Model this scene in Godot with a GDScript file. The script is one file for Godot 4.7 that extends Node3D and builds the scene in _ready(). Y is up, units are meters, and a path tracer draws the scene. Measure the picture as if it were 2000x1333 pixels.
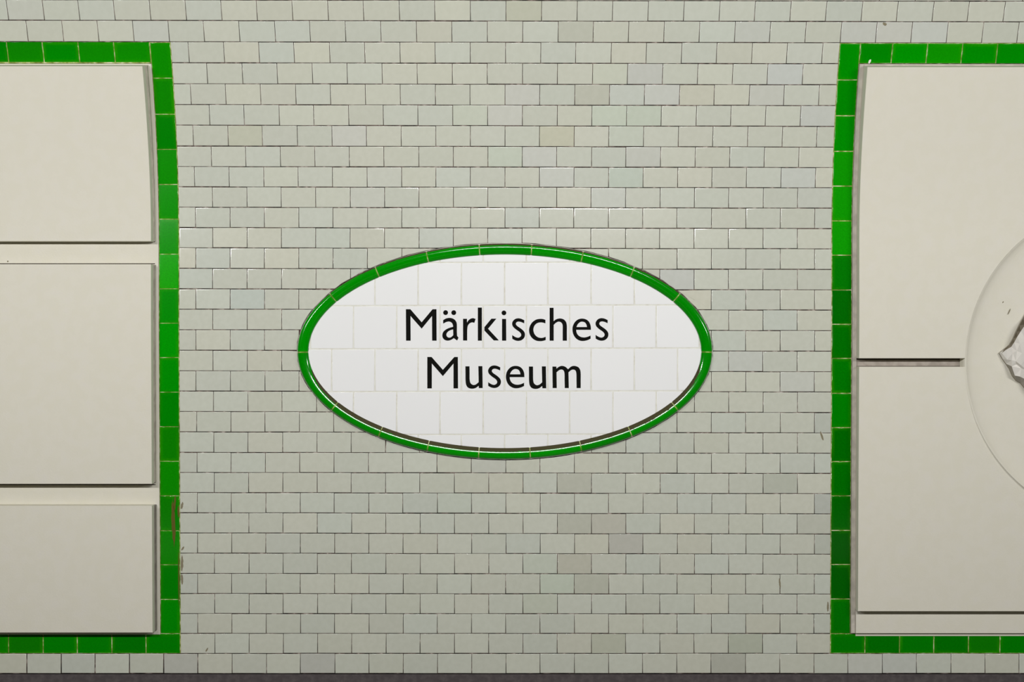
extends Node3D
# A tiled underground station wall: a curved tile wall with an oval name sign between two stone reliefs.

const F := 2500.0            # focal length in pixels of the 2000 x 1333 frame
const DIST := 6.0            # camera to wall
const EYE := 1.65            # camera height above the platform
const PX := 0.0024           # metres per pixel on the wall at eye height
const CURVE_FROM := 0.45     # height above the eye where the wall starts to lean in
const CURVE_R := 2.8
const OVAL := Vector2(986.0, 686.7)
const OVAL_A := 405.0
const OVAL_B := 210.6

var rng := RandomNumberGenerator.new()
var M := {}
var courses := [-125.5, -83.0, -41.0, 1.0, 41.2, 82.8, 123.8, 164.8, 205.5, 246.0, 286.5, 326.6, 366.2, 406.0, 445.7, 485.3, 525.6, 565.5, 605.2, 645.4, 685.6, 725.8, 765.4, 805.6, 845.4, 885.3, 924.6, 964.0, 1003.5, 1043.0, 1082.4, 1121.8, 1161.0, 1199.8, 1238.4, 1277.4, 1316.4]
const FIRST := 3             # courses before this one lie above the picture

func _ready() -> void:
	rng.seed = 4711
	# ---- camera, surroundings, lamps' strength
	var cam := Camera3D.new()
	cam.name = "camera"
	cam.fov = rad_to_deg(2.0 * atan(1333.0 / 2.0 / F))
	cam.near = 0.05
	cam.far = 60.0
	cam.position = Vector3(0, EYE, DIST)
	add_child(cam)
	cam.current = true
	var env := Environment.new()
	env.background_mode = Environment.BG_COLOR
	env.background_color = Color(0, 0, 0)
	env.tonemap_mode = Environment.TONE_MAPPER_LINEAR
	env.tonemap_exposure = 1.0
	env.sdfgi_enabled = true
	env.ssao_enabled = true
	env.ssil_enabled = true
	var we := WorldEnvironment.new()
	we.name = "surroundings"
	we.environment = env
	add_child(we)
	make_materials()
	# ---- lamps of the hall
	lamp("ceiling_lamp", Vector3(0.415, 3.0, 4.4), Vector2(2.07, 0.12), 12.9, Vector3(0, 1.9, 0), "white tube lamp box hanging opposite the oval sign")
	lamp("ceiling_lamp", Vector3(-3.575, 3.0, 4.4), Vector2(2.07, 0.12), 13.4, Vector3(0, 1.9, 0), "white tube lamp box hanging opposite the three-slab relief")
	lamp("ceiling_lamp", Vector3(4.8, 3.0, 4.4), Vector2(2.07, 0.12), 12.9, Vector3(0, 1.9, 0), "white tube lamp box hanging opposite the relief with the dish")
	# ---- the setting
	hall()
	wall()
	soft = 0.15
	border("trim_1", -651.0, -689.3, [83.2, 152.75, 223.25, 292.0, 360.5, 428.3, 496.75, 564.5, 631.75, 698.8, 766.5, 833.8, 901.5, 969.1, 1037.25, 1103.75, 1171.5, 1238.4],
		[-690.3, -758.6, -826.4, -894.5, -962.3, -1030.0, -1098.0, -1166.0, -1234.0, -1302.0], [-718.1, -785.1, -852.9, -919.9, -987.7, -1055.0, -1122.0, -1189.0, -1256.0, -1302.0], "green glazed tile border around the plain three-slab relief")
	border("trim_2", 625.0, 663.2, [84.8, 156.25, 226.25, 295.75, 363.75, 431.75, 498.75, 566.75, 633.75, 700.3, 768.7, 835.8, 902.2, 969.1, 1036.75, 1103.25, 1170.75, 1238.6],
		[663.8, 725.0, 791.6, 858.5, 925.2, 992.0, 1059.0, 1126.0, 1193.0, 1260.0, 1302.0], [692.5, 760.3, 827.6, 895.6, 957.4, 1025.0, 1092.0, 1159.0, 1226.0, 1302.0], "green glazed tile border around the relief with the round dish")
	soft = 0.5
	# ---- the things on the wall
	relief_of_slabs()
	relief_with_dish()
	sign_oval()

# ------------------------------------------------------------------ helpers

func srgb(r: float, g: float, b: float) -> Color:
	return Color(r / 255.0, g / 255.0, b / 255.0)

func lin(c: Color) -> Color:
	return c.srgb_to_linear()

func plain(c: Color, rough: float, spec := 0.5, colored := false) -> StandardMaterial3D:
	var m := StandardMaterial3D.new()
	m.albedo_color = Color.WHITE if colored else c
	m.vertex_color_use_as_albedo = colored
	m.roughness = rough
	m.metallic_specular = spec
	return m

func noise_tex(freq: float, seed_: int, ramp: Array, octaves := 4, normal := false, size := 1024) -> NoiseTexture2D:
	var n := FastNoiseLite.new()
	n.seed = seed_
	n.frequency = freq
	n.fractal_octaves = octaves
	n.noise_type = FastNoiseLite.TYPE_SIMPLEX_SMOOTH
	var t := NoiseTexture2D.new()
	t.width = size
	t.height = size
	t.seamless = true
	t.noise = n
	if normal:
		t.as_normal_map = true
		t.bump_strength = 1.0
	elif ramp.size():
		var g := Gradient.new()
		var at := PackedFloat32Array()
		var cs := PackedColorArray()
		for e in ramp:
			at.append(e[0])
			cs.append(e[1])
		g.offsets = at
		g.colors = cs
		t.color_ramp = g
	return t

func tri(m: StandardMaterial3D, t: Texture2D, scale_: float) -> void:
	m.albedo_texture = t
	m.uv1_triplanar = true
	m.uv1_world_triplanar = true
	m.uv1_scale = Vector3.ONE * scale_

func make_materials() -> void:
	var cloud := noise_tex(0.02, 5, [[0.25, Color(0.982, 0.982, 0.978)], [0.75, Color(1, 1, 1)]], 5)
	M.tile = plain(Color.WHITE, 0.16, 0.5, true)
	tri(M.tile, cloud, 1.3)
	M.green = plain(Color.WHITE, 0.12, 0.5, true)
	tri(M.green, noise_tex(0.03, 8, [[0.25, Color(0.90, 0.93, 0.9)], [0.75, Color(1, 1, 1)]], 5), 3.0)
	M.white = plain(Color.WHITE, 0.14, 0.5, true)
	M.mortar = plain(Color.WHITE, 0.95, 0.2)
	tri(M.mortar, noise_tex(0.012, 3, [[0.25, srgb(34, 28, 26)], [0.50, srgb(74, 60, 54)], [0.66, srgb(104, 88, 80)], [0.80, srgb(160, 148, 138)]], 3), 1.6)
	M.pale_mortar = plain(Color.WHITE, 0.95, 0.2)
	tri(M.pale_mortar, noise_tex(0.016, 4, [[0.2, srgb(96, 112, 44)], [0.5, srgb(150, 164, 86)], [0.75, srgb(206, 202, 164)]], 3), 1.4)
	M.white_mortar = plain(Color.WHITE, 0.9, 0.2)
	tri(M.white_mortar, noise_tex(0.012, 6, [[0.12, srgb(206, 201, 186)], [0.3, srgb(214, 212, 197)], [0.75, srgb(221, 220, 207)]], 3), 2.0)
	M.stone = plain(Color.WHITE, 0.82, 0.3)
	tri(M.stone, noise_tex(0.012, 9, [[0.2, srgb(210, 206, 187)], [0.5, srgb(211, 207, 189)], [0.8, srgb(211, 207, 191)]], 6), 0.9)
	M.stone.heightmap_enabled = true
	M.stone.heightmap_scale = 0.03
	M.stone.heightmap_texture = noise_tex(0.09, 12, [], 4)
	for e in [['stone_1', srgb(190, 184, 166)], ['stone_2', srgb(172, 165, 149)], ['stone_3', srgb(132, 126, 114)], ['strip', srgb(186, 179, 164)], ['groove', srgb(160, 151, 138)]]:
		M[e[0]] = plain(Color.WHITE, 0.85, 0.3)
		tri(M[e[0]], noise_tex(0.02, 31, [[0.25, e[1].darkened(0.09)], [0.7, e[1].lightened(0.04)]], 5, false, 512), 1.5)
	M.dirt = plain(srgb(58, 51, 42), 0.95, 0.1)  # dark tone for contact dirt and for shade painted below slab edges
	M.dust = plain(srgb(72, 68, 46), 0.95, 0.1)
	M.rock = plain(Color.WHITE, 0.85, 0.3, true)
	M.black = plain(srgb(19, 19, 16), 0.7, 0.12)
	M.plinth = plain(Color.WHITE, 0.75, 0.3)
	tri(M.plinth, noise_tex(0.02, 15, [[0.25, srgb(76, 70, 69)], [0.75, srgb(88, 82, 80)]], 5), 1.2)
	M.stain = plain(srgb(92, 84, 34), 0.8, 0.2)
	M.soot = plain(srgb(128, 120, 96), 0.9, 0.2)
	M.concrete = plain(srgb(118, 115, 108), 0.9, 0.2)
	M.plaster = plain(srgb(112, 111, 106), 0.9, 0.2)
	M.metal = plain(srgb(150, 150, 150), 0.4)
	M.glow = plain(srgb(240, 240, 235), 0.5)
	M.glow.emission_enabled = true
	M.glow.emission = Color(1.0, 0.98, 0.94)
	M.glow.emission_energy_multiplier = 3.0

# distance from the camera's plane to the wall's face at a height above the eye
func depth_at(dy: float) -> float:
	if dy > CURVE_FROM:
		var a := minf(dy - CURVE_FROM, CURVE_R * 0.95)
		return DIST - (CURVE_R - sqrt(CURVE_R * CURVE_R - a * a))
	if dy < 0.1:
		return DIST + 0.0176 * (0.1 - dy)
	return DIST

# height of the wall's face on the picture line v
func height_of(v: float) -> float:
	var dy := (666.5 - v) * PX
	for i in 24:
		dy = (666.5 - v) * depth_at(dy) / F
	return EYE + dy

func face(x: float, y: float, off := 0.0) -> Vector3:
	var dy := y - EYE
	var e := 0.002
	var d := (depth_at(dy + e) - depth_at(dy - e)) / (2.0 * e)
	var n := Vector3(0, d, 1).normalized()
	return Vector3(x, y, DIST - depth_at(dy)) + n * off

func course_v(v: float, x: float) -> float:      # the courses drop a little to the right
	return v + 0.00157 * clampf((1277.0 - v) / 200.0, 0.0, 1.0) * (x / PX)

func tag(o: Node, label := "", category := "", group := "", kind := "") -> void:
	if label: o.set_meta("label", label)
	if category: o.set_meta("category", category)
	if group: o.set_meta("group", group)
	if kind: o.set_meta("kind", kind)

func put(called: String, mesh: Mesh, mat: Material, parent: Node) -> MeshInstance3D:
	var o := MeshInstance3D.new()
	o.name = called
	o.mesh = mesh
	o.material_override = mat
	number(o, called, parent)
	return o

var used := {}
var soft := 1.0               # how far the rims of the next tiles fall away
func number(o: Node, called: String, parent: Node) -> void:
	var key := str(parent.get_instance_id()) + called
	var n: int = used.get(key, 0)
	used[key] = n + 1
	o.name = called if n == 0 else "%s_%03d" % [called, n]
	parent.add_child(o, true)

func base(called: String, at: Vector3) -> Node3D:
	var o := Node3D.new()
	o.position = at
	number(o, called, self)
	return o

# ---- a growing list of triangles, counter-clockwise as seen from outside
class Bag:
	var v := PackedVector3Array()
	var n := PackedVector3Array()
	var c := PackedColorArray()
	var i := PackedInt32Array()
	func p(at: Vector3, nor: Vector3, col: Color) -> int:
		v.append(at); n.append(nor); c.append(col)
		return v.size() - 1
	func t(a: int, b: int, d: int) -> void:
		i.append(a); i.append(d); i.append(b)
	func q(a: int, b: int, d: int, e: int) -> void:
		t(a, b, d); t(a, d, e)
	func flat(a: Vector3, b: Vector3, d: Vector3, col: Color) -> void:
		var nor := (b - a).cross(d - a).normalized()
		t(p(a, nor, col), p(b, nor, col), p(d, nor, col))
	func quad(a: Vector3, b: Vector3, d: Vector3, e: Vector3, col: Color) -> void:
		var nor := (d - a).cross(e - b).normalized()
		q(p(a, nor, col), p(b, nor, col), p(d, nor, col), p(e, nor, col))
	func mesh() -> ArrayMesh:
		var a := []
		a.resize(Mesh.ARRAY_MAX)
		a[Mesh.ARRAY_VERTEX] = v; a[Mesh.ARRAY_NORMAL] = n; a[Mesh.ARRAY_COLOR] = c; a[Mesh.ARRAY_INDEX] = i
		var m := ArrayMesh.new()
		m.add_surface_from_arrays(Mesh.PRIMITIVE_TRIANGLES, a)
		return m

func inset(poly: PackedVector2Array, d: float) -> Array:   # [inner outline, outward direction at each corner]
	var out := PackedVector2Array()
	var dirs := PackedVector2Array()
	var k := poly.size()
	for j in k:
		var e1 := (poly[j] - poly[(j + k - 1) % k]).normalized()
		var e2 := (poly[(j + 1) % k] - poly[j]).normalized()
		var n1 := Vector2(-e1.y, e1.x)
		var n2 := Vector2(-e2.y, e2.x)
		var mi := (n1 + n2) / maxf(0.35, 1.0 + n1.dot(n2))
		out.append(poly[j] + mi * d)
		dirs.append(-(n1 + n2).normalized())
	return [out, dirs]

# one glazed tile: a rounded slab on a counter-clockwise outline, its face at z = 0
func tile_into(b: Bag, poly: PackedVector2Array, thick: float, bev: float, t: Transform3D, col: Color, edges: Array, core := 0.0) -> void:
	var l2: Array = inset(poly, bev * 0.3)
	var l3: Array = inset(poly, bev)
	var k := poly.size()
	var ids := [[], [], [], [], []]
	var pillow := soft * maxf(0.0, rng.randf_range(-0.35, 1.1))
	for j in k:
		var ec: Color = edges[j % edges.size()]
		var o: Vector2 = l2[1][j]
		var side := t.basis * Vector3(o.x, o.y, 0)
		var mid := (t.basis * Vector3(o.x, o.y, 1.0)).normalized()
		ids[0].append(b.p(t * Vector3(poly[j].x, poly[j].y, -thick), side, ec))
		ids[1].append(b.p(t * Vector3(poly[j].x, poly[j].y, -bev), side, ec))
		ids[2].append(b.p(t * Vector3(l2[0][j].x, l2[0][j].y, -bev * 0.3), mid, ec))
		var lean := 0.14 * pillow if core > 0.0 else 0.0
		ids[3].append(b.p(t * Vector3(l3[0][j].x, l3[0][j].y, -0.0003 * pillow if core > 0.0 else 0.0), (t.basis * Vector3(o.x * lean, o.y * lean, 1.0)).normalized(), ec))
	for r in 3:
		for j in k:
			var j2 := (j + 1) % k
			b.q(ids[r][j], ids[r][j2], ids[r + 1][j2], ids[r + 1][j])
	var last: PackedVector2Array = l3[0]
	var ring: Array = ids[3]
	if core > 0.0:
		last = inset(poly, core)[0]
		for j in k:
			ids[4].append(b.p(t * Vector3(last[j].x, last[j].y, 0), t.basis.z, col))
		for j in k:
			var j2 := (j + 1) % k
			b.q(ids[3][j], ids[3][j2], ids[4][j2], ids[4][j])
		ring = ids[4]
	var f := Geometry2D.triangulate_polygon(last)
	if f.is_empty():
		last = poly
		f = Geometry2D.triangulate_polygon(poly)
	for j in range(0, f.size(), 3):
		var a: int = f[j]
		var d: int = f[j + 1]
		var e: int = f[j + 2]
		if (last[d] - last[a]).cross(last[e] - last[a]) < 0.0:
			b.t(ring[a], ring[e], ring[d])
		else:
			b.t(ring[a], ring[d], ring[e])

func rect(w: float, h: float) -> PackedVector2Array:
	return PackedVector2Array([Vector2(-w / 2, -h / 2), Vector2(w / 2, -h / 2), Vector2(w / 2, h / 2), Vector2(-w / 2, h / 2)])

# the place of a flat tile between the picture lines v0 (upper) and v1 (lower) at x: [transform, height]
func seat(x: float, v0: float, v1: float, off := 0.0) -> Array:
	var up := face(x, height_of(v0), off)
	var lo := face(x, height_of(v1), off)
	var y := (up - lo).normalized()
	var z := Vector3(1, 0, 0).cross(y).normalized()
	return [Transform3D(Basis(Vector3(1, 0, 0), y, z), (up + lo) / 2.0), (up - lo).length()]

func wobble(t: Transform3D, deg: float, proud: float, roll := 0.0) -> Transform3D:
	var r := Basis.from_euler(Vector3(deg_to_rad(rng.randf_range(-deg, deg)), deg_to_rad(rng.randf_range(-deg, deg)), roll + deg_to_rad(rng.randf_range(-deg, deg) * 0.6)))
	return Transform3D(t.basis * r, t.origin + t.basis.z * rng.randf_range(-proud, proud))

# ------------------------------------------------------------------ the hall

func box(called: String, size: Vector3, at: Vector3, mat: Material, label: String, category: String) -> void:
	var m := BoxMesh.new()
	m.size = size
	var o := put(called, m, mat, self)
	o.position = at
	tag(o, label, category, "", "structure")

func hall() -> void:
	box("floor", Vector3(18.4, 0.3, 3.4), Vector3(0, -1.05, 1.5), M.concrete, "grey concrete track bed in front of the tiled wall", "floor")
	box("floor", Vector3(18.4, 1.2, 8.2), Vector3(0, -0.6, 7.1), M.concrete, "grey platform floor across the track from the tiled wall", "floor")
	box("ceiling", Vector3(18.4, 0.2, 9.8), Vector3(0, 4.75, 6.3), M.plaster, "pale plaster ceiling above platform and track", "ceiling")
	box("wall_front", Vector3(18.4, 5.9, 0.2), Vector3(0, 1.75, 11.1), M.plaster, "pale plaster wall across the platform", "wall")
	box("wall_left", Vector3(0.2, 5.9, 11.4), Vector3(-9.1, 1.75, 5.4), M.plaster, "pale end wall of the hall beyond the slab relief", "wall")
	box("wall_right", Vector3(0.2, 5.9, 11.4), Vector3(9.1, 1.75, 5.4), M.plaster, "pale end wall of the hall beyond the dish relief", "wall")
	# dark plinth under the last course
	var y1 := height_of(1316.6)
	var b := Bag.new()
	var z := face(0, y1).z - 0.004
	var col := Color.WHITE
	for s in [[Vector3(-9, y1 - 0.004, z), Vector3(-9, -0.9, z - 0.02), Vector3(9, -0.9, z - 0.02), Vector3(9, y1 - 0.004, z)], [Vector3(-9, y1 - 0.004, z), Vector3(9, y1 - 0.004, z), Vector3(9, y1 - 0.004, z - 0.15), Vector3(-9, y1 - 0.004, z - 0.15)], [Vector3(-9, -0.9, z - 0.02), Vector3(-9, -0.9, z - 0.15), Vector3(9, -0.9, z - 0.15), Vector3(9, -0.9, z - 0.02)], [Vector3(-9, y1 - 0.004, z - 0.15), Vector3(9, y1 - 0.004, z - 0.15), Vector3(9, -0.9, z - 0.15), Vector3(-9, -0.9, z - 0.15)]]:
		b.quad(s[0], s[1], s[2], s[3], col)
	var o := put("baseboard_back", b.mesh(), M.plinth, self)
	tag(o, "dark grey brown plinth strip below the lowest tile course", "baseboard", "", "structure")

func lamp(called: String, at: Vector3, size: Vector2, energy: float, aim: Vector3, label: String) -> void:
	var o := base(called, at)
	tag(o, label, "lamp")
	o.look_at_from_position(at, Vector3(at.x, aim.y, aim.z))
	var m := BoxMesh.new()
	m.size = Vector3(size.x + 0.06, size.y + 0.04, 0.07)
	var h := put("housing", m, M.metal, o)
	h.position.z = 0.05
	var d := BoxMesh.new()
	d.size = Vector3(size.x, size.y, 0.012)
	var g := put("diffuser", d, M.glow, o)
	g.position.z = 0.009
	var c := CylinderMesh.new()
	c.top_radius = 0.012
	c.bottom_radius = 0.012
	c.height = 4.66 - at.y
	var r := put("hanger", c, M.metal, o)
	r.global_transform = Transform3D(Basis(), Vector3(at.x, at.y + c.height / 2.0, at.z) - o.global_basis.z * -0.05)
	var l := AreaLight3D.new()
	l.name = "light"
	l.area_size = size
	l.light_energy = energy
	l.light_color = Color(0.986, 0.984, 1.0)
	l.shadow_enabled = true
	l.set("area_range", 40.0)
	l.position.z = -0.004
	o.add_child(l)

# ------------------------------------------------------------------ the tiled wall

var tints := [
	# olive and darker glaze
	[1030, 20, .93, .93, .86], [1125, 62, .92, .91, .87], [1157, 185, .92, .91, .87], [1088, 266, .96, .95, .87], [1122, 943, .90, .90, .87], [1122, 1023, .91, .90, .86], [1190, 1023, .91, .89, .86],
	[1222, 1062, .91, .89, .88], [1122, 1102, .91, .89, .85], [1156, 1140, .93, .91, .85], [1188, 1258, .89, .90, .84], [1456, 1258, .88, .90, .83], [1422, 1296, .86, .86, .83], [1590, 1022, .93, .92, .89], [1540, 943, .93, .93, .90],
	[480, 266, .96, .95, .88], [1606, 1062, .92, .92, .89], [1606, 985, .90, .90, .90], [360, 1296, .92, .91, .92], [640, 1296, .94, .92, .92], [1020, 62, .97, .95, .92], [1606, 826, .93, .93, .92],
	# greener glaze
	[1190, 143, .97, 1.01, .98], [1190, 226, .95, 1.02, .98], [1258, 226, .95, 1.01, .97], [905, 226, .97, 1.01, .99], [1088, 1102, .96, 1.01, 1.0], [1090, 1141, .92, .99, .95], [1055, 1180, .97, 1.0, .95], [870, 985, .94, .98, .97],
	[1225, 350, .95, 1.01, .99], [980, 310, .96, 1.02, .99], [1190, 265, .97, 1.01, 1.0], [1225, 508, .97, 1.0, .97],
	# bluer tiles: bluish reflections painted into the tile colour
	[975, 226, 1.0, .99, 1.07], [1020, 185, .99, .98, 1.06], [1290, 185, .97, .97, 1.06], [1240, 185, .98, .99, 1.04], [1290, 145, .98, .97, 1.06], [690, 266, .99, .98, 1.06], [1225, 266, .97, .96, 1.03], [1055, 305, .99, .99, 1.08], [1255, 310, .98, .98, 1.05],
	[740, 350, .99, 1.0, 1.05], [1055, 350, .98, .98, 1.05], [1180, 388, .97, .99, 1.06], [1250, 388, .99, 1.01, 1.06], [1325, 548, .94, .93, 1.0], [1596, 228, .99, .99, 1.07], [1535, 145, .98, .98, 1.07], [1515, 185, .98, .98, 1.06], [1560, 350, .98, .98, 1.05],
	[750, 385, .99, 1.0, 1.05], [870, 350, .99, 1.01, 1.05], [1580, 385, .97, .97, 1.0], [1745, 60, .97, .96, 1.03], [1680, 60, .99, .98, 1.05], [1810, 62, .99, .99, 1.06], [960, 905, .97, .97, 1.02], [1460, 708, .97, .97, 1.03], [1560, 745, .96, .97, 1.05], [1690, 1296, .98, .98, 1.05], [1755, 1296, .97, .97, 1.04], [1480, 62, .98, .98, 1.03],
	[80, 20, .96, .96, .98], [300, 62, .99, .99, 1.03], [1255, 350, .98, .98, 1.03], [925, 266, .99, .99, 1.0]]

func glaze(u: float, v: float, hw: float) -> Color:
	var c := srgb(195, 197, 180)
	var k := rng.randf_range(0.982, 1.012)
	var warm := rng.randfn(0.0, 0.005)
	c = Color(c.r * k * (1.0 + warm), c.g * k, c.b * k * (1.0 - warm))
	for t in tints:
		if absf(t[0] - u) < hw and absf(t[1] - v) < 21.0:
			var f := 0.62 if t[4] < 0.94 and t[2] < 0.97 else 0.36
			return Color(c.r * lerpf(1.0, t[2], f), c.g * lerpf(1.0, t[3], f), c.b * lerpf(1.0, t[4], f * 0.8))
	return c

func oval_outline(grow: float, n: int, rough: float) -> PackedVector2Array:
	var p := PackedVector2Array()
	for i in n:
		var a := TAU * i / n
		var g := grow + rng.randf_range(-rough, rough)
		p.append(OVAL + Vector2(cos(a) * (OVAL_A + g), sin(a) * (OVAL_B + g)))
	return p

func wall() -> void:
	var root := put("wall_back", wall_body(), M.mortar, self)
	tag(root, "grey green glazed tile wall in staggered courses leaning in at the top", "wall", "", "structure")
	var hole := oval_outline(1.9, 150, 0.7)
	var whole := []           # [shown area, transform, outline, colour, edge colours]
	var ends := []
	var cut := []
	for c in courses.size() - 1:
		var i := c - FIRST
		var v0: float = courses[c]
		var v1: float = courses[c + 1]
		var vm := (v0 + v1) / 2.0
		var spans := [[-651.0, 625.0]]
		if i < 2 or i == 32:
			spans = [[-1900.0, 1900.0]]
		var shift := (1.5 * smoothstep(600.0, 1050.0, vm)) + (2.0 if i == 0 else (1.0 if i == 2 else 0.0))
		var first: float = (382.0 if posmod(i, 2) == 0 else 415.5) - 1000.0 + shift
		for sp in spans:
			var xs := [sp[0]]
			var k := int(ceil((sp[0] + 6.0 - first) / 67.17))
			while first + k * 67.17 < sp[1] - 6.0:
				xs.append(first + k * 67.17 + rng.randf_range(-0.45, 0.45))
				k += 1
			xs.append(sp[1])
			for j in xs.size() - 1:
				var gap := 0.44 if i != 32 or xs[j] > -650.0 else 0.85
				var a: float = xs[j] + gap + (0.6 if j == 0 else 0.0)
				var b: float = xs[j + 1] - gap - (0.6 if j == xs.size() - 2 else 0.0)
				var x := (a + b) / 2.0 * PX
				var w := (b - a) * PX
				var jog := rng.randf_range(-0.35, 0.35)
				var st := seat(x, course_v(v0, x) + jog, course_v(v1, x) + jog)
				var h: float = st[1] - 0.0029 + rng.randf_range(-0.0005, 0.0003)
				var t := wobble(st[0], 0.14, 0.0004, -0.0015 * clampf((1277.0 - vm) / 200.0, 0.0, 1.0))
				var s := DIST / depth_at(height_of(vm) - EYE)
				var u := 1000.0 + x / PX * s
				var col := lin(glaze(u, vm, (b - a) * 0.5 * s))
				var ed := []
				for e in 4:
					var g := rng.randf_range(-0.02, 0.035)
					ed.append(Color(col.r * (1.0 + g), col.g * (1.0 + g), col.b * (1.0 + g * 1.3)))
				# cut round the sign
				var px := PackedVector2Array([Vector2(a + 1000.0, v1), Vector2(b + 1000.0, v1), Vector2(b + 1000.0, v0), Vector2(a + 1000.0, v0)])
				var near := absf(u - OVAL.x) < OVAL_A + 80.0 and absf(vm - OVAL.y) < OVAL_B + 50.0
				if near and Geometry2D.intersect_polygons(px, hole).size():
					var small := PackedVector2Array()
					var mid := Vector2((a + b) / 2.0 + 1000.0, vm)
					for p in rect(w / PX, h / PX):
						small.append(mid + p)
					var drop := course_v(vm, x) - vm
					var hole_here := PackedVector2Array()
					for p in hole:
						hole_here.append(p - Vector2(0, drop))
					for piece in Geometry2D.clip_polygons(small, hole_here):
						var loc := PackedVector2Array()
						for p in piece:
							var q: Vector2 = (p - mid) * PX
							loc.append(Vector2(q.x, -q.y))
						loc = tidy(loc)
						if loc.size() < 3 or absf(area(loc)) < 0.00012:
							continue
						if area(loc) < 0.0:
							loc.reverse()
						cut.append([0.0, t, loc, col, [ed[0]]])
					continue
				var shown := minf(u + (b - a) * s / 2.0, 2000.0) - maxf(u - (b - a) * s / 2.0, 0.0)
				shown = maxf(0.0, shown) * maxf(0.0, minf(course_v(v1, x), 1333.0) - maxf(course_v(v0, x), 0.0))
				var rec := [shown, t, rect(w, h), col, ed]
				if b - a < 50.0 and shown > 0.0:
					ends.append(rec)
				else:
					whole.append(rec)
	whole.sort_custom(func(p, q): return p[0] > q[0])
	var rest := Bag.new()
	for n in whole.size():
		var r: Array = whole[n]
		if n < 300:
			one_tile("tile", r, root, M.tile, 0.006)
		else:
			tile_into(rest, r[2], 0.008, 0.0022, r[1], r[3], r[4], 0.006)
	for r in ends:
		one_tile("half_tile", r, root, M.tile, 0.006)
	for r in cut:
		one_tile("cut_tile", r, root, M.tile, 0.0)
	var o := put("more_tiles", rest.mesh(), M.tile, root)
	tag(o, "", "", "", "stuff")
	# soot on tile edges beside the border and small chips
	for s in [[357, 1072, 2.2, 4, .6], [355.5, 1101, 2.6, 16, .02], [355.5, 1132, 2.2, 11, -.05], [404, 1270, 1.8, 4.5, .5], [1523, 1140, 1.6, 10, -.1], [1605, 852, 2, 9, -.3], [1617, 1186, 2, 10, 0.0], [355.5, 988, 2.4, 7, .2], [402, 98, 2, 2, 0.0], [1728, 47, 4, 3, -.6]]:
		blot("stain", root, s[0], s[1], s[2], s[3], s[4], M.soot, 0.0006)

func one_tile(called: String, r: Array, root: Node, mat: Material, core: float, thick := 0.008, bev := 0.0022) -> MeshInstance3D:
	var b := Bag.new()
	tile_into(b, r[2], thick, bev, Transform3D(), r[3], r[4], core)
	var o := put(called, b.mesh(), mat, root)
	o.transform = r[1]
	return o

func area(p: PackedVector2Array) -> float:
	var s := 0.0
	for i in p.size():
		s += p[i].cross(p[(i + 1) % p.size()])
	return s / 2.0

func tidy(p: PackedVector2Array) -> PackedVector2Array:     # drop corners that lie too close together
	var o := PackedVector2Array()
	for q in p:
		if o.is_empty() or o[-1].distance_to(q) > 0.004:
			o.append(q)
	while o.size() > 2 and o[-1].distance_to(o[0]) < 0.004:
		o.remove_at(o.size() - 1)
	return o

# a thin irregular patch on the wall's face around a picture point
func blot(called: String, parent: Node3D, u: float, v: float, ru: float, rv: float, lean: float, mat: Material, off: float) -> void:
	var y := height_of(v)
	var s := DIST / depth_at(y - EYE)
	var x := (u - 1000.0) / s * PX
	var b := Bag.new()
	var n := 26
	var ring := []
	for i in n:
		var a := TAU * i / n
		var k := rng.randf_range(0.78, 1.1)
		var d := Vector2(cos(a) * ru * k, sin(a) * rv * k)
		d.x += lean * d.y
		ring.append(d * PX)
	var zup := Vector3(0, 0, 1)
	var mid := b.p(face(x, y, off), zup, Color.WHITE)
	var ids := []
	for d in ring:
		ids.append(b.p(face(x + d.x, y + d.y, off), zup, Color.WHITE))
	var low := []
	for d in ring:
		low.append(b.p(face(x + d.x, y + d.y, off - 0.001), zup, Color.WHITE))
	for i in n:
		b.t(mid, ids[i], ids[(i + 1) % n])
		b.q(low[i], low[(i + 1) % n], ids[(i + 1) % n], ids[i])
	put(called, b.mesh(), mat, parent)

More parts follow.
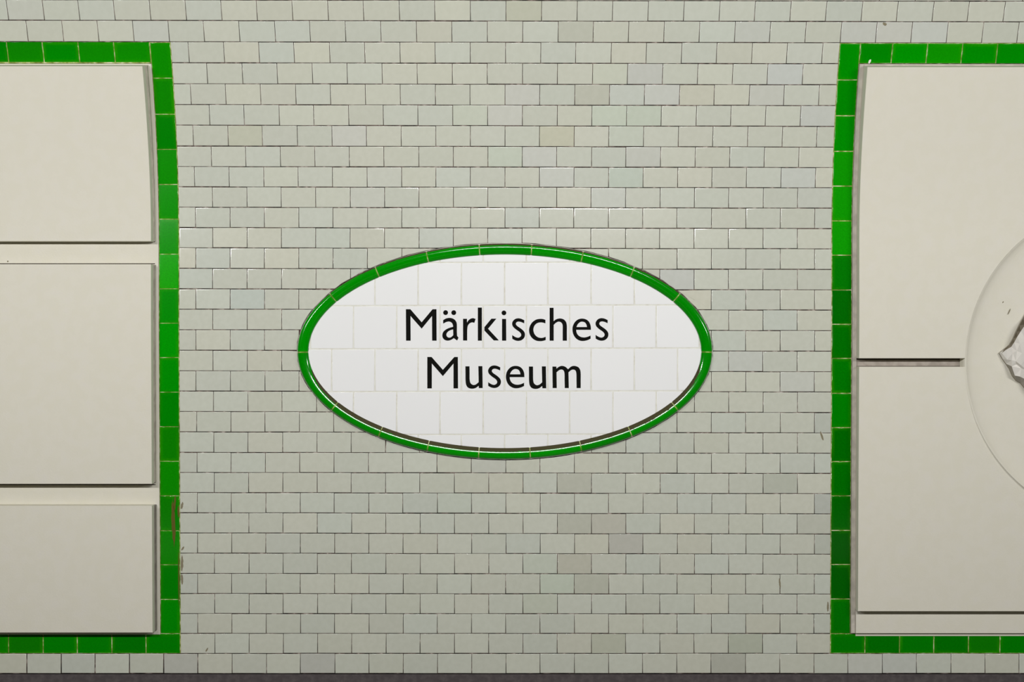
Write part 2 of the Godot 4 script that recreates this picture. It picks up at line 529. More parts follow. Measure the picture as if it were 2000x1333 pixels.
func wall_body() -> ArrayMesh:
	var b := Bag.new()
	var ys := []
	var y0 := height_of(1316.4)
	for i in 71:
		ys.append(lerpf(y0, EYE + CURVE_FROM + CURVE_R * 0.92, i / 70.0))
	for i in 70:
		var p := face(0, ys[i], -0.0022)
		var q := face(0, ys[i + 1], -0.0022)
		var n1 := (face(0, ys[i], 1.0) - face(0, ys[i], 0.0))
		var n2 := (face(0, ys[i + 1], 1.0) - face(0, ys[i + 1], 0.0))
		var w := 9.0
		b.q(b.p(Vector3(-w, p.y, p.z), n1, Color.WHITE), b.p(Vector3(w, p.y, p.z), n1, Color.WHITE), b.p(Vector3(w, q.y, q.z), n2, Color.WHITE), b.p(Vector3(-w, q.y, q.z), n2, Color.WHITE))
		var r := face(0, ys[i], -0.25)
		var t := face(0, ys[i + 1], -0.25)
		b.q(b.p(Vector3(w, r.y, r.z), -n1, Color.WHITE), b.p(Vector3(-w, r.y, r.z), -n1, Color.WHITE), b.p(Vector3(-w, t.y, t.z), -n2, Color.WHITE), b.p(Vector3(w, t.y, t.z), -n2, Color.WHITE))
		b.quad(Vector3(w, p.y, p.z), Vector3(w, r.y, r.z), Vector3(w, t.y, t.z), Vector3(w, q.y, q.z), Color.WHITE)
		b.quad(Vector3(-w, r.y, r.z), Vector3(-w, p.y, p.z), Vector3(-w, q.y, q.z), Vector3(-w, t.y, t.z), Color.WHITE)
	for y in [ys[0], ys[70]]:
		var p := face(0, y, -0.0022)
		var r := face(0, y, -0.25)
		b.quad(Vector3(-9, p.y, p.z), Vector3(-9, r.y, r.z), Vector3(9, r.y, r.z), Vector3(9, p.y, p.z), Color.WHITE)
	return b.mesh()

# ------------------------------------------------------------------ green borders

func green(dark: float) -> Color:
	var c := srgb(6, 142, 10)
	var k := dark * rng.randf_range(0.94, 1.05)
	var y := rng.randf_range(-0.012, 0.06)
	return Color(maxf(0.0, c.r + y) * k, c.g * k, c.b * k)

func border(called: String, outer: float, inner: float, vs: Array, top: Array, low: Array, label: String) -> void:
	var bed := Bag.new()
	var side := signf(outer)
	var far := side * 1302.0
	var y_top := height_of(vs[0] - 0.7)
	var y_low := height_of(1277.2)
	# the pale bed: three strips that follow the wall
	for st in [[outer - side * 1.0, inner + side * 0.2, y_low, y_top], [inner, far, height_of(124.0), y_top], [inner, far, y_low, height_of(1238.6)]]:
		var n := 20
		for i in n:
			var ya := lerpf(st[2], st[3], float(i) / n)
			var yb := lerpf(st[2], st[3], float(i + 1) / n)
			var xa := minf(st[0], st[1]) * PX
			var xb := maxf(st[0], st[1]) * PX
			bed.quad(face(xa, ya, -0.0012), face(xb, ya, -0.0012), face(xb, yb, -0.0012), face(xa, yb, -0.0012), Color.WHITE)
			for xe in [xa, xb]:
				var sg := 1.0 if xe == xb else -1.0
				if sg > 0:
					bed.quad(face(xe, ya, -0.0012), face(xe, ya, -0.006), face(xe, yb, -0.006), face(xe, yb, -0.0012), Color.WHITE)
				else:
					bed.quad(face(xe, ya, -0.006), face(xe, ya, -0.0012), face(xe, yb, -0.0012), face(xe, yb, -0.006), Color.WHITE)
	var root := put(called, bed.mesh(), M.pale_mortar, self)
	tag(root, label, "tile border", "", "structure")
	var dark_right := [1.0, .93, 1.0, 1.05, 1.06, 1.12, .84, .80, .80, .82, .88, .76, .78, .70, .70, .72, .86, .90]
	var dark_left := [.96, .90, .93, .98, 1.02, 1.04, 1.12, 1.03, 1.05, 1.06, .98, .96, .97, .96, .98, .92, .94, .94]
	for i in vs.size() - 1:
		var x := (outer + inner) / 2.0 * PX
		var st := seat(x, vs[i], vs[i + 1], 0.0004)
		var w := absf(inner - outer) * PX - 0.0020
		green_tile(st, x, w, (dark_left if side < 0 else dark_right)[i], root)
	for n in top.size() - 1:
		var x: float = (top[n] + top[n + 1]) / 2.0 * PX
		var st := seat(x, course_v(82.8, x) + 0.4, course_v(123.8, x) - 0.6, 0.0004)
		green_tile(st, x, absf(top[n] - top[n + 1]) * PX - 0.0036, 0.93 if side < 0 else 1.0, root)
	var ends := [outer] + low
	for n in ends.size() - 1:
		var x: float = (ends[n] + ends[n + 1]) / 2.0 * PX
		var st := seat(x, 1238.5, 1277.0, 0.0004)
		green_tile(st, x, absf(ends[n] - ends[n + 1]) * PX - 0.0036, 0.92 if side < 0 else 0.86, root)
	if side < 0:
		for s in [[339.0, 1022, 4.0, 46, -.03], [349.2, 1130, 1.0, 60, .0], [341.5, 984, 2.2, 16, .08], [348.5, 1000, 1.8, 12, .0]]:
			blot("stain", root, s[0], s[1], s[2], s[3], s[4], M.stain, 0.0012)
	else:
		blot("paint_drop", root, 1698.5, 120.0, 2.2, 4.0, 0.3, M.white_mortar, 0.0016)

func green_tile(st: Array, x: float, w: float, dark: float, root: Node) -> void:
	var h: float = st[1] - (0.0020 if x < 0.0 else 0.0032)
	var col := lin(green(dark))
	var ed := []
	for e in 4:
		var k := rng.randf_range(0.0, 0.5) * rng.randf()
		var yl := lin(srgb(62, 168, 14))
		ed.append(col.lerp(yl, k))
	one_tile("tile", [0.0, wobble(st[0], 0.15, 0.0003), rect(w, h), col, ed], root, M.green, 0.016, 0.008, 0.0020)

# ------------------------------------------------------------------ stone reliefs

# a stone plate that follows the wall, between heights y0 < y1 and the x limits at each height
func plate(y0: float, y1: float, left: Callable, right: Callable, front: Callable, back: float, bev := 0.003, marks := []) -> ArrayMesh:
	var rows := [[y0, 0], [y0, 1], [y0 + bev, 2]]
	var inner := []
	for i in range(1, 28):
		inner.append(lerpf(y0 + bev, y1 - bev, i / 28.0))
	for y in marks:
		if y > y0 + bev * 2 and y < y1 - bev * 2:
			inner.append(y)
	inner.sort()
	for y in inner:
		rows.append([y, 2])
	rows += [[y1 - bev, 2], [y1, 1], [y1, 0]]
	var st := SurfaceTool.new()
	st.begin(Mesh.PRIMITIVE_TRIANGLES)
	var grid := []
	for r in rows:
		var y: float = r[0]
		var xl: float = left.call(y)
		var xr: float = right.call(y)
		var f: float = front.call(y)
		var line := []
		for c in [[xl, 0], [xl, 1], [xl + bev, 2], [xr - bev, 2], [xr, 1], [xr, 0]]:
			var lv := mini(r[1], c[1])
			line.append(face(c[0], y, back if lv == 0 else (f - bev if lv == 1 else f)))
		grid.append(line)
	for i in grid.size() - 1:
		for j in 5:
			st.set_smooth_group(1 if j == 2 and i >= 2 and i < grid.size() - 3 else -1)
			var q := [grid[i][j], grid[i][j + 1], grid[i + 1][j + 1], grid[i + 1][j]]
			for k in [0, 2, 1, 0, 3, 2]:
				st.add_vertex(q[k])
	# back
	st.set_smooth_group(-1)
	for i in grid.size() - 1:
		var q := [grid[i][0], grid[i][5], grid[i + 1][5], grid[i + 1][0]]
		for k in [0, 1, 2, 0, 2, 3]:
			st.add_vertex(q[k])
	st.generate_normals()
	return st.commit()

func swell(y: float) -> float:                       # the slabs stand out a little more where the wall leans
	return 0.020 * smoothstep(2.2, 3.0, y)

func same(x: float) -> Callable:
	return func(_y): return x

func relief_of_slabs() -> void:
	var root := base("slab_relief", face(-2.2, height_of(1240.0), 0.0))
	tag(root, "cream stone wall relief of three plain stacked slabs inside a green border", "wall relief")
	var xo := -3.12
	var x1 := -1.6767
	var parts := []
	parts.append(["backing", plate(height_of(1240.0), height_of(124.6), same(xo), same(-1.6560), func(_y): return 0.003, -0.006, 0.0015)])
	for s in [[129.5, 471.6], [516.2, 946.0], [988.6, 1236.6]]:
		var ya := at_depth(s[1])
		var yb := at_depth(s[0])
		parts.append(["slab", plate(ya, yb, same(xo + 0.02), same(x1), func(y): return 0.055 + swell(y), 0.0025, 0.0013)])
		parts.append(["side_moulding", plate(ya + 0.002, yb - 0.001, same(x1 - 0.05), same(-1.6700), func(y): return 0.017 + swell(y) * 0.5, 0.0025, 0.0015)])
	var k := 0
	for p in parts:
		var mat: Material = M.stone
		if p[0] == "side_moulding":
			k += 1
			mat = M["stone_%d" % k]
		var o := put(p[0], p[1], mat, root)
		o.position = -root.position
	for l in [[514.7, 516.4, x1 + 0.004], [985.7, 988.8, x1 + 0.006], [128.6, 129.8, x1], [471.9, 473.6, x1 + 0.003], [946.3, 947.9, x1 + 0.003]]:  # dirt along the slab tops, painted shade under the slab bottoms
		var o := put("dirt_shade_line", plate(height_of(l[1]), height_of(l[0]), same(xo + 0.02), same(l[2]), func(_y): return 0.0042, 0.0005, 0.0004), M.dirt, root)
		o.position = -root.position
	for s in [[15, 511, 1.6, 1.6], [299, 530, 1.2, 2.5]]:
		var m := put("pit", dot_mesh(s[0], s[1], s[2], s[3], 0.0045), M.soot, root)
		m.position = -root.position

# height of a slab's front edge that shows on the picture line v
func at_depth(v: float) -> float:
	var y := height_of(v)
	for i in 40:
		var p := face(0, y, 0.055 + swell(y))
		var seen := 666.5 - (p.y - EYE) * F / (DIST - p.z)
		y += (seen - v) * PX * 0.8
	return y

func dot_mesh(u: float, v: float, ru: float, rv: float, off: float) -> ArrayMesh:
	var b := Bag.new()
	var y := height_of(v)
	var x := (u - 1000.0) * PX * (depth_at(y - EYE) - off) / DIST
	var n := 10
	for i in n:
		var a := TAU * i / n
		var c := TAU * (i + 1) / n
		b.flat(face(x, y, off), face(x + cos(a) * ru * PX, y + sin(a) * rv * PX, off - 0.001), face(x + cos(c) * ru * PX, y + sin(c) * rv * PX, off - 0.001), Color.WHITE)
	return b.mesh()

func relief_with_dish() -> void:
	var root := base("dish_relief", face(2.858, height_of(1243.0), 0.0))
	tag(root, "cream stone wall relief with a round hollow dish and a jagged carved rock", "wall relief")
	var cx := 2.858
	var cy := 1.549
	var R := 0.7515
	var x0 := 1.6130
	var x9 := 3.12
	var marks := []
	for i in range(1, 48):
		marks.append(cy + R * cos(PI * i / 48.0))
	var cutl := func(y): return cx - sqrt(maxf(0.0, R * R - (y - cy) * (y - cy))) if absf(y - cy) < R else minf(cx, x9)
	var parts := []
	parts.append(["backing", plate(height_of(1243.2), height_of(125.2), same(x0 + 0.004), same(x9 + 0.02), func(_y): return 0.003, -0.006, 0.002)])
	parts.append(["edge_strip", plate(height_of(1237.0), height_of(125.0), same(663.9 * PX), same(x0 + 0.0004), func(_y): return 0.011, -0.006, 0.002)])
	parts.append(["edge_strip", plate(height_of(130.6), height_of(125.0), same(x0 + 0.0004), same(x9), func(_y): return 0.011, -0.006, 0.002)])
	var front := func(y): return 0.055 + swell(y)
	parts.append(["slab", plate(at_depth(700.5), at_depth(131.2), same(x0), cutl, front, 0.0025, 0.0015, marks)])
	parts.append(["slab", plate(at_depth(1195.0), at_depth(717.0), same(x0), cutl, front, 0.0025, 0.0015, marks)])
	parts.append(["ledge", plate(height_of(1237.0) + 0.001, height_of(1185.0), same(x0 + 0.001), same(x9), func(_y): return 0.017, 0.0025, 0.002)])
	parts.append(["groove_floor", plate(height_of(718.0), height_of(699.0), same(x0 + 0.0006), same(cx - R + 0.004), func(_y): return 0.0042, 0.0005, 0.0005)])
	parts.append(["dirt_shade_line", plate(height_of(717.4), height_of(715.4), same(x0 + 0.0008), same(cx - R + 0.002), func(_y): return 0.0056, 0.0005, 0.0004)])
	parts.append(["dirt_shade_line", plate(height_of(703.2), height_of(700.4), same(x0 + 0.0008), same(cx - R - 0.006), func(_y): return 0.0056, 0.0005, 0.0004)])  # painted strip deepening the shade under the upper slab
	for p in parts:
		var o := put(p[0], p[1], M.strip if p[0] == "edge_strip" else (M.groove if p[0] == "groove_floor" else (M.dirt if p[0] == "dirt_shade_line" else M.stone)), root)
		o.position = -root.position
	# the dish: a shallow bowl, turned
	var prof := [[R + 0.009, 0.004], [R + 0.005, 0.026], [R + 0.001, 0.050], [R - 0.003, 0.0500], [R - 0.010, 0.0435], [R - 0.022, 0.0360], [R - 0.045, 0.0285], [R - 0.09, 0.0225], [R - 0.17, 0.018], [R * 0.5, 0.016], [0.02, 0.012]]
	var st := SurfaceTool.new()
	st.begin(Mesh.PRIMITIVE_TRIANGLES)
	st.set_smooth_group(1)
	var n := 128
	for i in n:
		var a := TAU * i / n
		var c := TAU * (i + 1) / n
		for k in prof.size() - 1:
			var q := [dish_at(cx, cy, a, prof[k]), dish_at(cx, cy, c, prof[k]), dish_at(cx, cy, c, prof[k + 1]), dish_at(cx, cy, a, prof[k + 1])]
			for j in [0, 2, 1, 0, 3, 2]:
				st.add_vertex(q[j])
	st.index()
	st.generate_normals()
	var d := put("dish", st.commit(), M.stone, root)
	d.position = -root.position
	var r := put("carved_rock", rock(), M.rock, root)
	r.position = -root.position
	r.set_meta("label", "jagged light rock with dirt along its upper edge")
	for s in [[1959.5, 590.5, 1.0, 1.8], [1971.5, 609, 1.0, 6.0]]:
		var m := put("scratch", dot_mesh_lean(s[0], s[1], s[2], s[3], 0.45, 0.0245), M.soot, root)
		m.position = -root.position

func dot_mesh_lean(u: float, v: float, ru: float, rv: float, lean: float, off: float) -> ArrayMesh:
	var b := Bag.new()
	var z := DIST - off
	var c := Vector3((u - 1000.0) * z / F, EYE + (666.5 - v) * z / F, off)
	for i in 10:
		var p := []
		for k in [i, i + 1]:
			var a: float = TAU * k / 10.0
			p.append(c + Vector3(cos(a) * ru * PX + lean * sin(a) * rv * PX, sin(a) * rv * PX, -0.003))
		b.flat(c, p[0], p[1], Color.WHITE)
	return b.mesh()

func dish_at(cx: float, cy: float, a: float, p: Array) -> Vector3:
	return Vector3(cx + cos(a) * p[0], cy + sin(a) * p[0], p[1])

func rock() -> ArrayMesh:
	# outline (u, v), then points inside it with how far they stand out
	var out := [[1952, 690], [1960, 684], [1972, 674], [1979, 662], [1985, 648], [1991, 636], [1998, 623], [2012, 600], [2060, 570], [2140, 560], [2230, 548], [2320, 575], [2400, 620], [2440, 690], [2420, 760], [2330, 820], [2230, 850], [2130, 842], [2060, 800], [2020, 768], [2000, 757], [1994, 749], [1985, 744], [1978, 735], [1972, 721], [1965, 711], [1958, 701]]
	var inside := [[1957, 690, .050, 0], [1966, 683, .066, 0], [1975, 678, .080, 0], [1981, 669, .090, 0], [1987, 658, .100, 0], [1994, 647, .112, 0], [2003, 634, .124, 0], [1978, 690, .092, 0], [1986, 686, .112, 0], [1967, 703, .066, 0], [1976, 704, .090, 0], [1984, 706, .104, 0], [1986, 712, .082, 0], [1994, 714, .108, 0], [1995, 720, .090, 0], [2006, 724, .112, 0], [1976, 716, .078, 0], [1982, 734, .075, 0], [1992, 736, .090, 0], [2004, 742, .088, 0], [1996, 690, .124, 0], [1992, 672, .120, 0], [2004, 664, .136, 0], [2012, 690, .130, 0], [2040, 650, .16, 0], [2040, 710, .14, 0], [2080, 620, .15, 0], [2090, 690, .19, 0], [2070, 750, .14, 0], [2150, 620, .18, 0], [2180, 700, .22, 0], [2150, 780, .16, 0], [2260, 620, .18, 0], [2290, 700, .2, 0], [2260, 780, .16, 0], [2360, 690, .14, 0]]
	var pts := PackedVector2Array()
	var offs := []
	for p in out:
		pts.append(Vector2(p[0], p[1]))
		offs.append(0.030)
	for p in inside:
		pts.append(Vector2(p[0], p[1]))
		offs.append(0.03 + (p[2] - 0.03) * 0.5)
	var poly := pts.slice(0, out.size())
	for k in 90:
		var q := Vector2(rng.randf_range(2010, 2420), rng.randf_range(570, 830))
		if Geometry2D.is_point_in_polygon(q, poly):
			var d := (q - Vector2(2200, 695)) / Vector2(240, 145)
			pts.append(q)
			offs.append(0.04 + 0.075 * sqrt(maxf(0.0, 1.0 - d.length_squared())) + rng.randf_range(-0.010, 0.010))
	var idx := Geometry2D.triangulate_delaunay(pts)
	var b := Bag.new()
	var at := func(k: int) -> Vector3:
		var z: float = DIST - offs[k]
		return Vector3((pts[k].x - 1000.0) * z / F, EYE + (666.5 - pts[k].y) * z / F, offs[k])
	for i in range(0, idx.size(), 3):
		var m := (pts[idx[i]] + pts[idx[i + 1]] + pts[idx[i + 2]]) / 3.0
		if not Geometry2D.is_point_in_polygon(m, poly):
			continue
		var a: Vector3 = at.call(idx[i])
		var c: Vector3 = at.call(idx[i + 1])
		var d: Vector3 = at.call(idx[i + 2])
		if (c - a).cross(d - a).z < 0:
			var e := c
			c = d
			d = e
		var rim := 0
		var low := 0
		for k in 3:
			if idx[i + k] < out.size():
				rim += 1
				if pts[idx[i + k]].y > 720.0: low += 1
		var g := rng.randf_range(0.93, 1.03)
		var col := srgb(212 * g, 208 * g, 196 * g)
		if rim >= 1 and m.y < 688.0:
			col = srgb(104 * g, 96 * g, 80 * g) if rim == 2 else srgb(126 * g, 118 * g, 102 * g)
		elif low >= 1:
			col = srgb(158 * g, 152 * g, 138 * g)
		b.flat(a, c, d, lin(col))
	for k in out.size():
		var k2 := (k + 1) % out.size()
		var a: Vector3 = at.call(k)
		var c: Vector3 = at.call(k2)
		b.quad(c, a, Vector3(a.x, a.y, 0.015), Vector3(c.x, c.y, 0.015), lin(srgb(150, 143, 128)))
	return b.mesh()

# ------------------------------------------------------------------ the oval sign

func sign_point(u: float, v: float, off := 0.0) -> Vector3:
	return Vector3((u - 1000.0) * PX, EYE + (666.5 - v) * PX, off)

func sign_oval() -> void:
	var root := base("station_sign", sign_point(OVAL.x, OVAL.y + OVAL_B, 0.0))
	tag(root, "white oval tiled station sign lettered Märkisches Museum with a green ceramic rim", "sign")
	var o := root.position
	# bed
	var b := Bag.new()
	var mid := b.p(sign_point(OVAL.x, OVAL.y, -0.0006) - o, Vector3.BACK, Color.WHITE)
	var ids := []
	var low := []
	for i in 96:
		var a := -TAU * i / 96
		var p := sign_point(OVAL.x + cos(a) * (OVAL_A + 1.0), OVAL.y + sin(a) * (OVAL_B + 1.0), -0.0006) - o
		ids.append(b.p(p, Vector3.BACK, Color.WHITE))
		low.append(b.p(p + Vector3(0, 0, -0.005), Vector3.BACK, Color.WHITE))
	for i in 96:
		b.t(mid, ids[i], ids[(i + 1) % 96])
		b.q(low[i], low[(i + 1) % 96], ids[(i + 1) % 96], ids[i])
	put("bed", b.mesh(), M.white_mortar, root)
	# white tiles
	var clipper := PackedVector2Array()
	for i in 90:
		var a := TAU * i / 90
		clipper.append(OVAL + Vector2(cos(a) * (OVAL_A - 17.0), sin(a) * (OVAL_B - 17.0)))
	var vs := [428.3, 512.7, 596.8, 681.2, 764.8, 849.0, 934.0]
	for r in 6:
		var u0: float = (943.8 if r % 2 == 0 else 985.6) - 84.45 * 6
		for k in 13:
			var p := PackedVector2Array()
			var g := 1.15
			for q in [Vector2(u0 + k * 84.45 + g, vs[r] + g), Vector2(u0 + (k + 1) * 84.45 - g, vs[r] + g), Vector2(u0 + (k + 1) * 84.45 - g, vs[r + 1] - g), Vector2(u0 + k * 84.45 + g, vs[r + 1] - g)]:
				p.append(q + Vector2(0, -0.0028 * (q.x - OVAL.x)))
			for piece in Geometry2D.intersect_polygons(p, clipper):
				if absf(area(piece)) < 60.0:
					continue
				var c := Vector2.ZERO
				for q in piece:
					c += q / piece.size()
				var loc := PackedVector2Array()
				for q in piece:
					loc.append(Vector2(q.x - c.x, c.y - q.y) * PX)
				loc = tidy(loc)
				if area(loc) < 0.0:
					loc.reverse()
				var t := wobble(Transform3D(Basis(), sign_point(c.x, c.y, 0.0006) - o), 0.07, 0.0001)
				var w := rng.randf_range(0.994, 1.004)
				var col := lin(srgb(236 * w, 236 * w, 234 * w))
				one_tile("tile", [0.0, t, loc, col, [lin(srgb(233 * w, 233 * w, 228 * w))]], root, M.white, 0.0, 0.006, 0.0020)
	# rim: green half-round pieces over a pale core
	var joints := [[1379.7, 688.0], [1322.5, 581.0], [1235.2, 531.4], [1137.0, 501.8], [1037.8, 489.5], [936.8, 489.3], [836.2, 503.6], [738.5, 532.6], [650.9, 581.6], [593.0, 688.3], [648.5, 796.0], [736.7, 848.5], [833.6, 875.0], [934.8, 887.0], [1035.8, 887.0], [1136.5, 875.3], [1236.2, 847.2], [1324.0, 796.5]]
	var core := Bag.new()
	rim_piece(core, o, 0.0, TAU, 190, -0.0016, false, 0.0)
	put("rim_mortar", core.mesh(), M.pale_mortar, root)
	var angs := []
	for j in joints:
		angs.append(fposmod(atan2(-(j[1] - OVAL.y) / (OVAL_B - 10.75), (j[0] - OVAL.x) / (OVAL_A - 10.75)), TAU))
	angs[0] = fposmod(angs[0], TAU)
	if angs[0] > PI:
		angs[0] -= TAU
	for k in angs.size():
		var a0: float = angs[k]
		var a1: float = angs[(k + 1) % angs.size()]
		if k == angs.size() - 1:
			a1 += TAU
		var g := Bag.new()
		var dust := Bag.new()
		rim_piece(g, o, a0, a1, 40, rng.randf_range(-0.0002, 0.0004), true, 0.9, dust)
		var seg := put("rim_segment", g.mesh(), M.green, root)
		if dust.i.size():
			var d := put("dust", dust.mesh(), M.dust, seg)
			d.set_meta("label", "brown dust lying on the glaze")
	letters(root, o)

func rim_piece(b: Bag, o: Vector3, a0: float, a1: float, n: int, grow: float, glazed: bool, gap: float, dust: Bag = null) -> void:
	var ca := OVAL_A - 10.75
	var cb := OVAL_B - 10.75
	var m := 26
	var hw := 10.9 * PX + grow
	var ht := 0.019 + grow
	var peak := 0.28                     # the pieces stand highest outside their middle
	var grid := []
	var dusty := []
	var tone := rng.randf_range(0.95, 1.05)
	var edge := rng.randf_range(-0.08, 0.06)
	for i in n + 1:
		var k := float(i) / n
		var len0 := Vector2(ca * sin(a0), cb * cos(a0)).length()
		var len1 := Vector2(ca * sin(a1), cb * cos(a1)).length()
		var a := lerpf(a0 + gap / len0, a1 - gap / len1, k)
		var c := sign_point(OVAL.x + cos(a) * ca, OVAL.y - sin(a) * cb, 0.0) - o
		var out := Vector3(cos(a) / ca, sin(a) / cb, 0).normalized()
		var line := []
		var marks := []
		var endk := 0.955 if glazed and (i == 0 or i == n) else 1.0
		var jag := 0.018 * sin(a * 47.0) + 0.012 * sin(a * 111.0 + 1.3)
		for j in m + 1:
			var p := cos(PI * j / m)
			var span := 1.0 - peak if p > peak else 1.0 + peak
			var q := clampf((p - peak) / span, -1.0, 1.0)
			var h := sqrt(maxf(0.0, 1.0 - q * q))
			var off := out * p * hw * endk + Vector3.BACK * (h * ht * endk - 0.001)
			var nor := (out * q / span * ht + Vector3.BACK * maxf(h, 0.02) * hw).normalized()
			var col := Color.WHITE
			var up := out.y * p + edge + jag
			var lies := up > (0.27 if p < 0.0 else 0.64)
			if glazed:
				col = lin(srgb(4 * tone, 142 * tone, 12 * tone))
				if i == 0 or i == n:
					col = col.lerp(lin(srgb(70, 165, 30)), 0.25)
			line.append([c + off, nor, col])
			marks.append(lies)
		grid.append(line)
		dusty.append(marks)
	for i in grid.size() - 1:
		for j in m:
			var g: Bag = dust if dust != null and dusty[i][j] and dusty[i][j + 1] else b
			var ids := []
			for e in [grid[i][j], grid[i + 1][j], grid[i + 1][j + 1], grid[i][j + 1]]:
				ids.append(g.p(e[0], e[1], e[2]))
			g.q(ids[0], ids[1], ids[2], ids[3])
	if glazed:
		for e in [0, n]:
			var ids := []
			for f in grid[e]:
				ids.append(b.p(f[0], f[1], f[2]))
			for j in range(1, m):
				if e == 0:
					b.t(ids[0], ids[j], ids[j + 1])
				else:
					b.t(ids[0], ids[j + 1], ids[j])

# ---- lettering: outlines in units of the sign, a third number 1 marks a round stretch
func glyphs() -> Dictionary:
	return {
		"M1": [[[122, 137], [205, 137], [415, 380], [618, 137], [690, 137], [693, 722], [610, 722], [608, 262], [415, 498], [207, 262], [210, 722], [125, 722]]],
		"a1": [[[815, 405], [815, 340], [870, 309, 1], [940, 298, 1], [1010, 318, 1], [1055, 365, 1], [1070, 430, 1], [1070, 560, 1], [1074, 632], [1101, 668], [1075, 719], [1013, 675], [960, 708, 1], [900, 722, 1], [842, 706, 1], [807, 664, 1], [800, 612, 1], [820, 556, 1], [870, 512, 1], [930, 484, 1], [1000, 464], [997, 436, 1], [982, 398, 1], [950, 373, 1], [915, 366, 1], [868, 377, 1]], [[1000, 512], [950, 527, 1], [906, 553, 1], [881, 585, 1], [875, 617, 1], [890, 650, 1], [926, 666, 1], [966, 655, 1], [1003, 620]]],
		"r1": [[[1185, 315], [1258, 315], [1258, 385], [1288, 342, 1], [1330, 312, 1], [1375, 304, 1], [1418, 318], [1395, 390], [1350, 382, 1], [1302, 405, 1], [1272, 450, 1], [1263, 520, 1], [1262, 600], [1262, 720], [1185, 720]]],
		"k1": [[[1460, 106], [1535, 106], [1535, 722], [1460, 722]]],
		"k2": [[[1582, 470], [1712, 313], [1805, 313], [1650, 500], [1852, 718], [1757, 718], [1582, 535]]],
		"i1": [[[1910, 317], [1985, 317], [1988, 722], [1910, 722]]],
		"s2": [[[400, 326], [345, 301, 1], [290, 292, 1], [236, 306, 1], [197, 345, 1], [184, 393, 1], [200, 440, 1], [250, 488, 1], [310, 530, 1], [338, 562, 1], [345, 590, 1], [330, 620, 1], [290, 637, 1], [240, 624, 1], [185, 590], [187, 657], [240, 684, 1], [298, 693, 1], [357, 677, 1], [400, 633, 1], [412, 578, 1], [395, 527, 1], [345, 478, 1], [280, 433, 1], [254, 405, 1], [251, 383, 1], [266, 360, 1], [300, 350, 1], [345, 359, 1], [398, 382]]],
		"c2": [[[775, 320], [735, 306, 1], [680, 302, 1], [608, 316, 1], [540, 365, 1], [497, 438, 1], [485, 510, 1], [500, 585, 1], [545, 648, 1], [610, 688, 1], [680, 698, 1], [735, 692, 1], [780, 678], [780, 620], [735, 636, 1], [690, 640, 1], [635, 625, 1], [588, 582, 1], [564, 525, 1], [563, 470, 1], [585, 416, 1], [630, 378, 1], [685, 365, 1], [735, 370, 1], [775, 382]]],
		"h2": [[[850, 105], [920, 105], [920, 345], [960, 313, 1], [1008, 297, 1], [1052, 296, 1], [1105, 315, 1], [1143, 362, 1], [1156, 430, 1], [1156, 520], [1156, 690], [1082, 690], [1082, 520], [1082, 430, 1], [1071, 385, 1], [1040, 357, 1], [1000, 353, 1], [957, 375, 1], [922, 410], [922, 690], [850, 690]]],
		"e2": [[[1583, 497], [1578, 425, 1], [1550, 357, 1], [1500, 313, 1], [1430, 297, 1], [1360, 310, 1], [1302, 355, 1], [1264, 425, 1], [1255, 500, 1], [1272, 580, 1], [1317, 648, 1], [1382, 687, 1], [1450, 695, 1], [1520, 681, 1], [1577, 655], [1577, 597], [1520, 622, 1], [1460, 632, 1], [1400, 621, 1], [1350, 585, 1], [1326, 535, 1], [1322, 497]], [[1325, 447], [1350, 396, 1], [1390, 361, 1], [1430, 352, 1], [1475, 366, 1], [1503, 403, 1], [1513, 447]]],
		"M3": [[[60, 48], [112, 48], [250, 205], [390, 48], [433, 48], [435, 432], [380, 432], [380, 128], [250, 282], [115, 128], [115, 432], [60, 432]]],
		"u3": [[[525, 162], [575, 162], [576, 260], [577, 325, 1], [588, 368, 1], [620, 390, 1], [655, 382, 1], [687, 355], [683, 160], [732, 160], [736, 428], [690, 428], [687, 400], [650, 427, 1], [605, 436, 1], [560, 424, 1], [535, 390, 1], [527, 335, 1], [526, 260]]],
		"m3": [[[1587, 165], [1635, 165], [1637, 190], [1670, 166, 1], [1705, 157, 1], [1745, 168, 1], [1778, 198], [1815, 166, 1], [1855, 157, 1], [1900, 171, 1], [1925, 205, 1], [1932, 250, 1], [1932, 330], [1932, 428], [1882, 428], [1881, 330], [1880, 255, 1], [1870, 216, 1], [1845, 202, 1], [1815, 209, 1], [1783, 235], [1787, 428], [1738, 428], [1736, 330], [1735, 255, 1], [1725, 216, 1], [1700, 201, 1], [1670, 209, 1], [1637, 235], [1640, 428], [1590, 428]]],
	}

func smooth_outline(p: Array) -> PackedVector2Array:
	var o := PackedVector2Array()
	var n := p.size()
	for i in n:
		var a := Vector2(p[i][0], p[i][1])
		var b := Vector2(p[(i + 1) % n][0], p[(i + 1) % n][1])
		o.append(a)
		var ra: bool = p[i].size() > 2
		var rb: bool = p[(i + 1) % n].size() > 2
		if not (ra or rb):
			continue
		var z := Vector2(p[(i + n - 1) % n][0], p[(i + n - 1) % n][1])
		var c := Vector2(p[(i + 2) % n][0], p[(i + 2) % n][1])
		if not ra:
			z = a - (c - b) * 0.2 - (b - a) * 0.8
		if not rb:
			c = b + (a - z) * 0.2 + (b - a) * 0.8
		for k in range(1, 4):
			o.append(a.cubic_interpolate(b, z, c, k / 4.0))
	return o

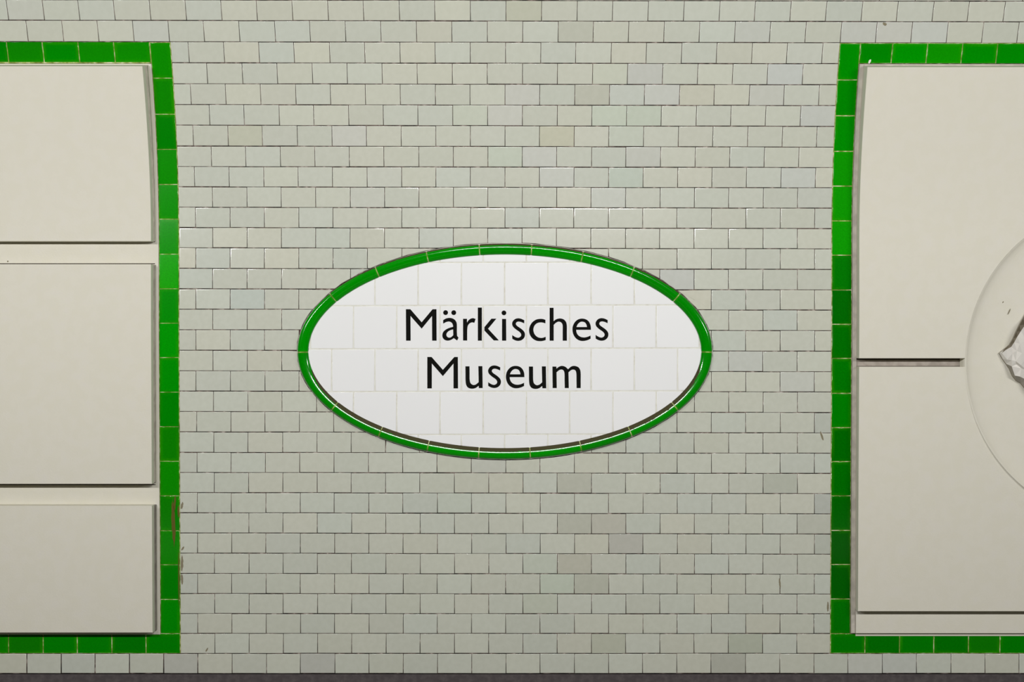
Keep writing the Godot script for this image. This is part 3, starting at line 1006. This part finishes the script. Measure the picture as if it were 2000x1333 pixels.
func letters(root: Node3D, o: Vector3) -> void:
	var g := glyphs()
	var s1 := 1.0 / 9.524
	var s2 := 1.0 / 9.0909
	var s3 := 1.0 / 6.25
	var A := Vector2(780, 590)
	var B := Vector2(980, 590)
	var C := Vector2(825, 690)
	var no := Vector2.ZERO
	var word := [
		[[g.M1, s1, A]], [[g.a1, s1, A], [disc(860, 200, 45), s1, A], [disc(1012, 201, 45), s1, A]], [[g.r1, s1, A]], [[g.k1, s1, A], [g.k2, s1, A]], [[g.i1, s1, A], [disc(1945, 205, 44), s1, A]],
		[[g.s2, s2, B]], [[g.c2, s2, B]], [[g.h2, s2, B]], [[g.e2, s2, B]], [[g.s2, s2, B + Vector2(162.9, -0.3)]],
		[[g.M3, s3, C]], [[g.u3, s3, C]], [[g.s2, s2, B + Vector2(-46.9, 92.1)]], [[g.e2, s2, B + Vector2(-129.9, 92.4)]], [[g.u3, s3, C + Vector2(124.0, 0.4)]], [[g.m3, s3, C]]]
	for w in word:
		var b := Bag.new()
		for part in w:
			var outs := []
			for ring in part[0]:
				var q := PackedVector2Array()
				for p in smooth_outline(ring):
					q.append(part[2] + p * part[1])
				outs.append(q)
			ink(b, outs, o)
		put("letter", b.mesh(), M.black, root)

func disc(x: float, y: float, r: float) -> Array:
	var p := []
	for i in 28:
		p.append([x + cos(TAU * i / 28) * r, y + sin(TAU * i / 28) * r])
	return [p]

func ink(b: Bag, outs: Array, o: Vector3) -> void:
	var poly: PackedVector2Array = outs[0]
	if outs.size() > 1:                                  # open the outline towards its counter
		var hole: PackedVector2Array = outs[1]
		if (area(hole) > 0) == (area(poly) > 0):
			hole.reverse()
		var bi := 0
		var bj := 0
		var best := 1e9
		for i in poly.size():
			for j in hole.size():
				var d := poly[i].distance_to(hole[j])
				if d < best:
					best = d; bi = i; bj = j
		for sg in [1.0, -1.0]:
			var joined := PackedVector2Array()
			for i in bi + 1:
				joined.append(outs[0][i])
			for j in hole.size() + 1:
				joined.append(hole[(bj + j) % hole.size()])
			for i in range(bi, outs[0].size()):
				joined.append(outs[0][i])
			var e: Vector2 = (hole[bj] - outs[0][bi]).orthogonal().normalized() * 0.01 * sg
			joined[bi + hole.size() + 1] += e
			joined[bi + hole.size() + 2] += e
			poly = joined
			if Geometry2D.triangulate_polygon(poly).size():
				break
	var f := Geometry2D.triangulate_polygon(poly)
	if f.is_empty():
		var flip := poly.duplicate()
		flip.reverse()
		f = Geometry2D.triangulate_polygon(flip)
		poly = flip
	if f.is_empty():
		push_warning("a letter did not close %s %d" % [poly[0], outs.size()])
	var z := 0.0013
	for k in range(0, f.size(), 3):
		var p := sign_point(poly[f[k]].x, poly[f[k]].y, z) - o
		var q := sign_point(poly[f[k + 1]].x, poly[f[k + 1]].y, z) - o
		var r := sign_point(poly[f[k + 2]].x, poly[f[k + 2]].y, z) - o
		if (q - p).cross(r - p).z < 0:
			b.flat(p, r, q, Color.WHITE)
		else:
			b.flat(p, q, r, Color.WHITE)
	for ring in outs:
		var n: int = ring.size()
		for i in n:
			var p := sign_point(ring[i].x, ring[i].y, z) - o
			var q := sign_point(ring[(i + 1) % n].x, ring[(i + 1) % n].y, z) - o
			b.quad(p, q, q - Vector3(0, 0, 0.0006), p - Vector3(0, 0, 0.0006), Color.WHITE)
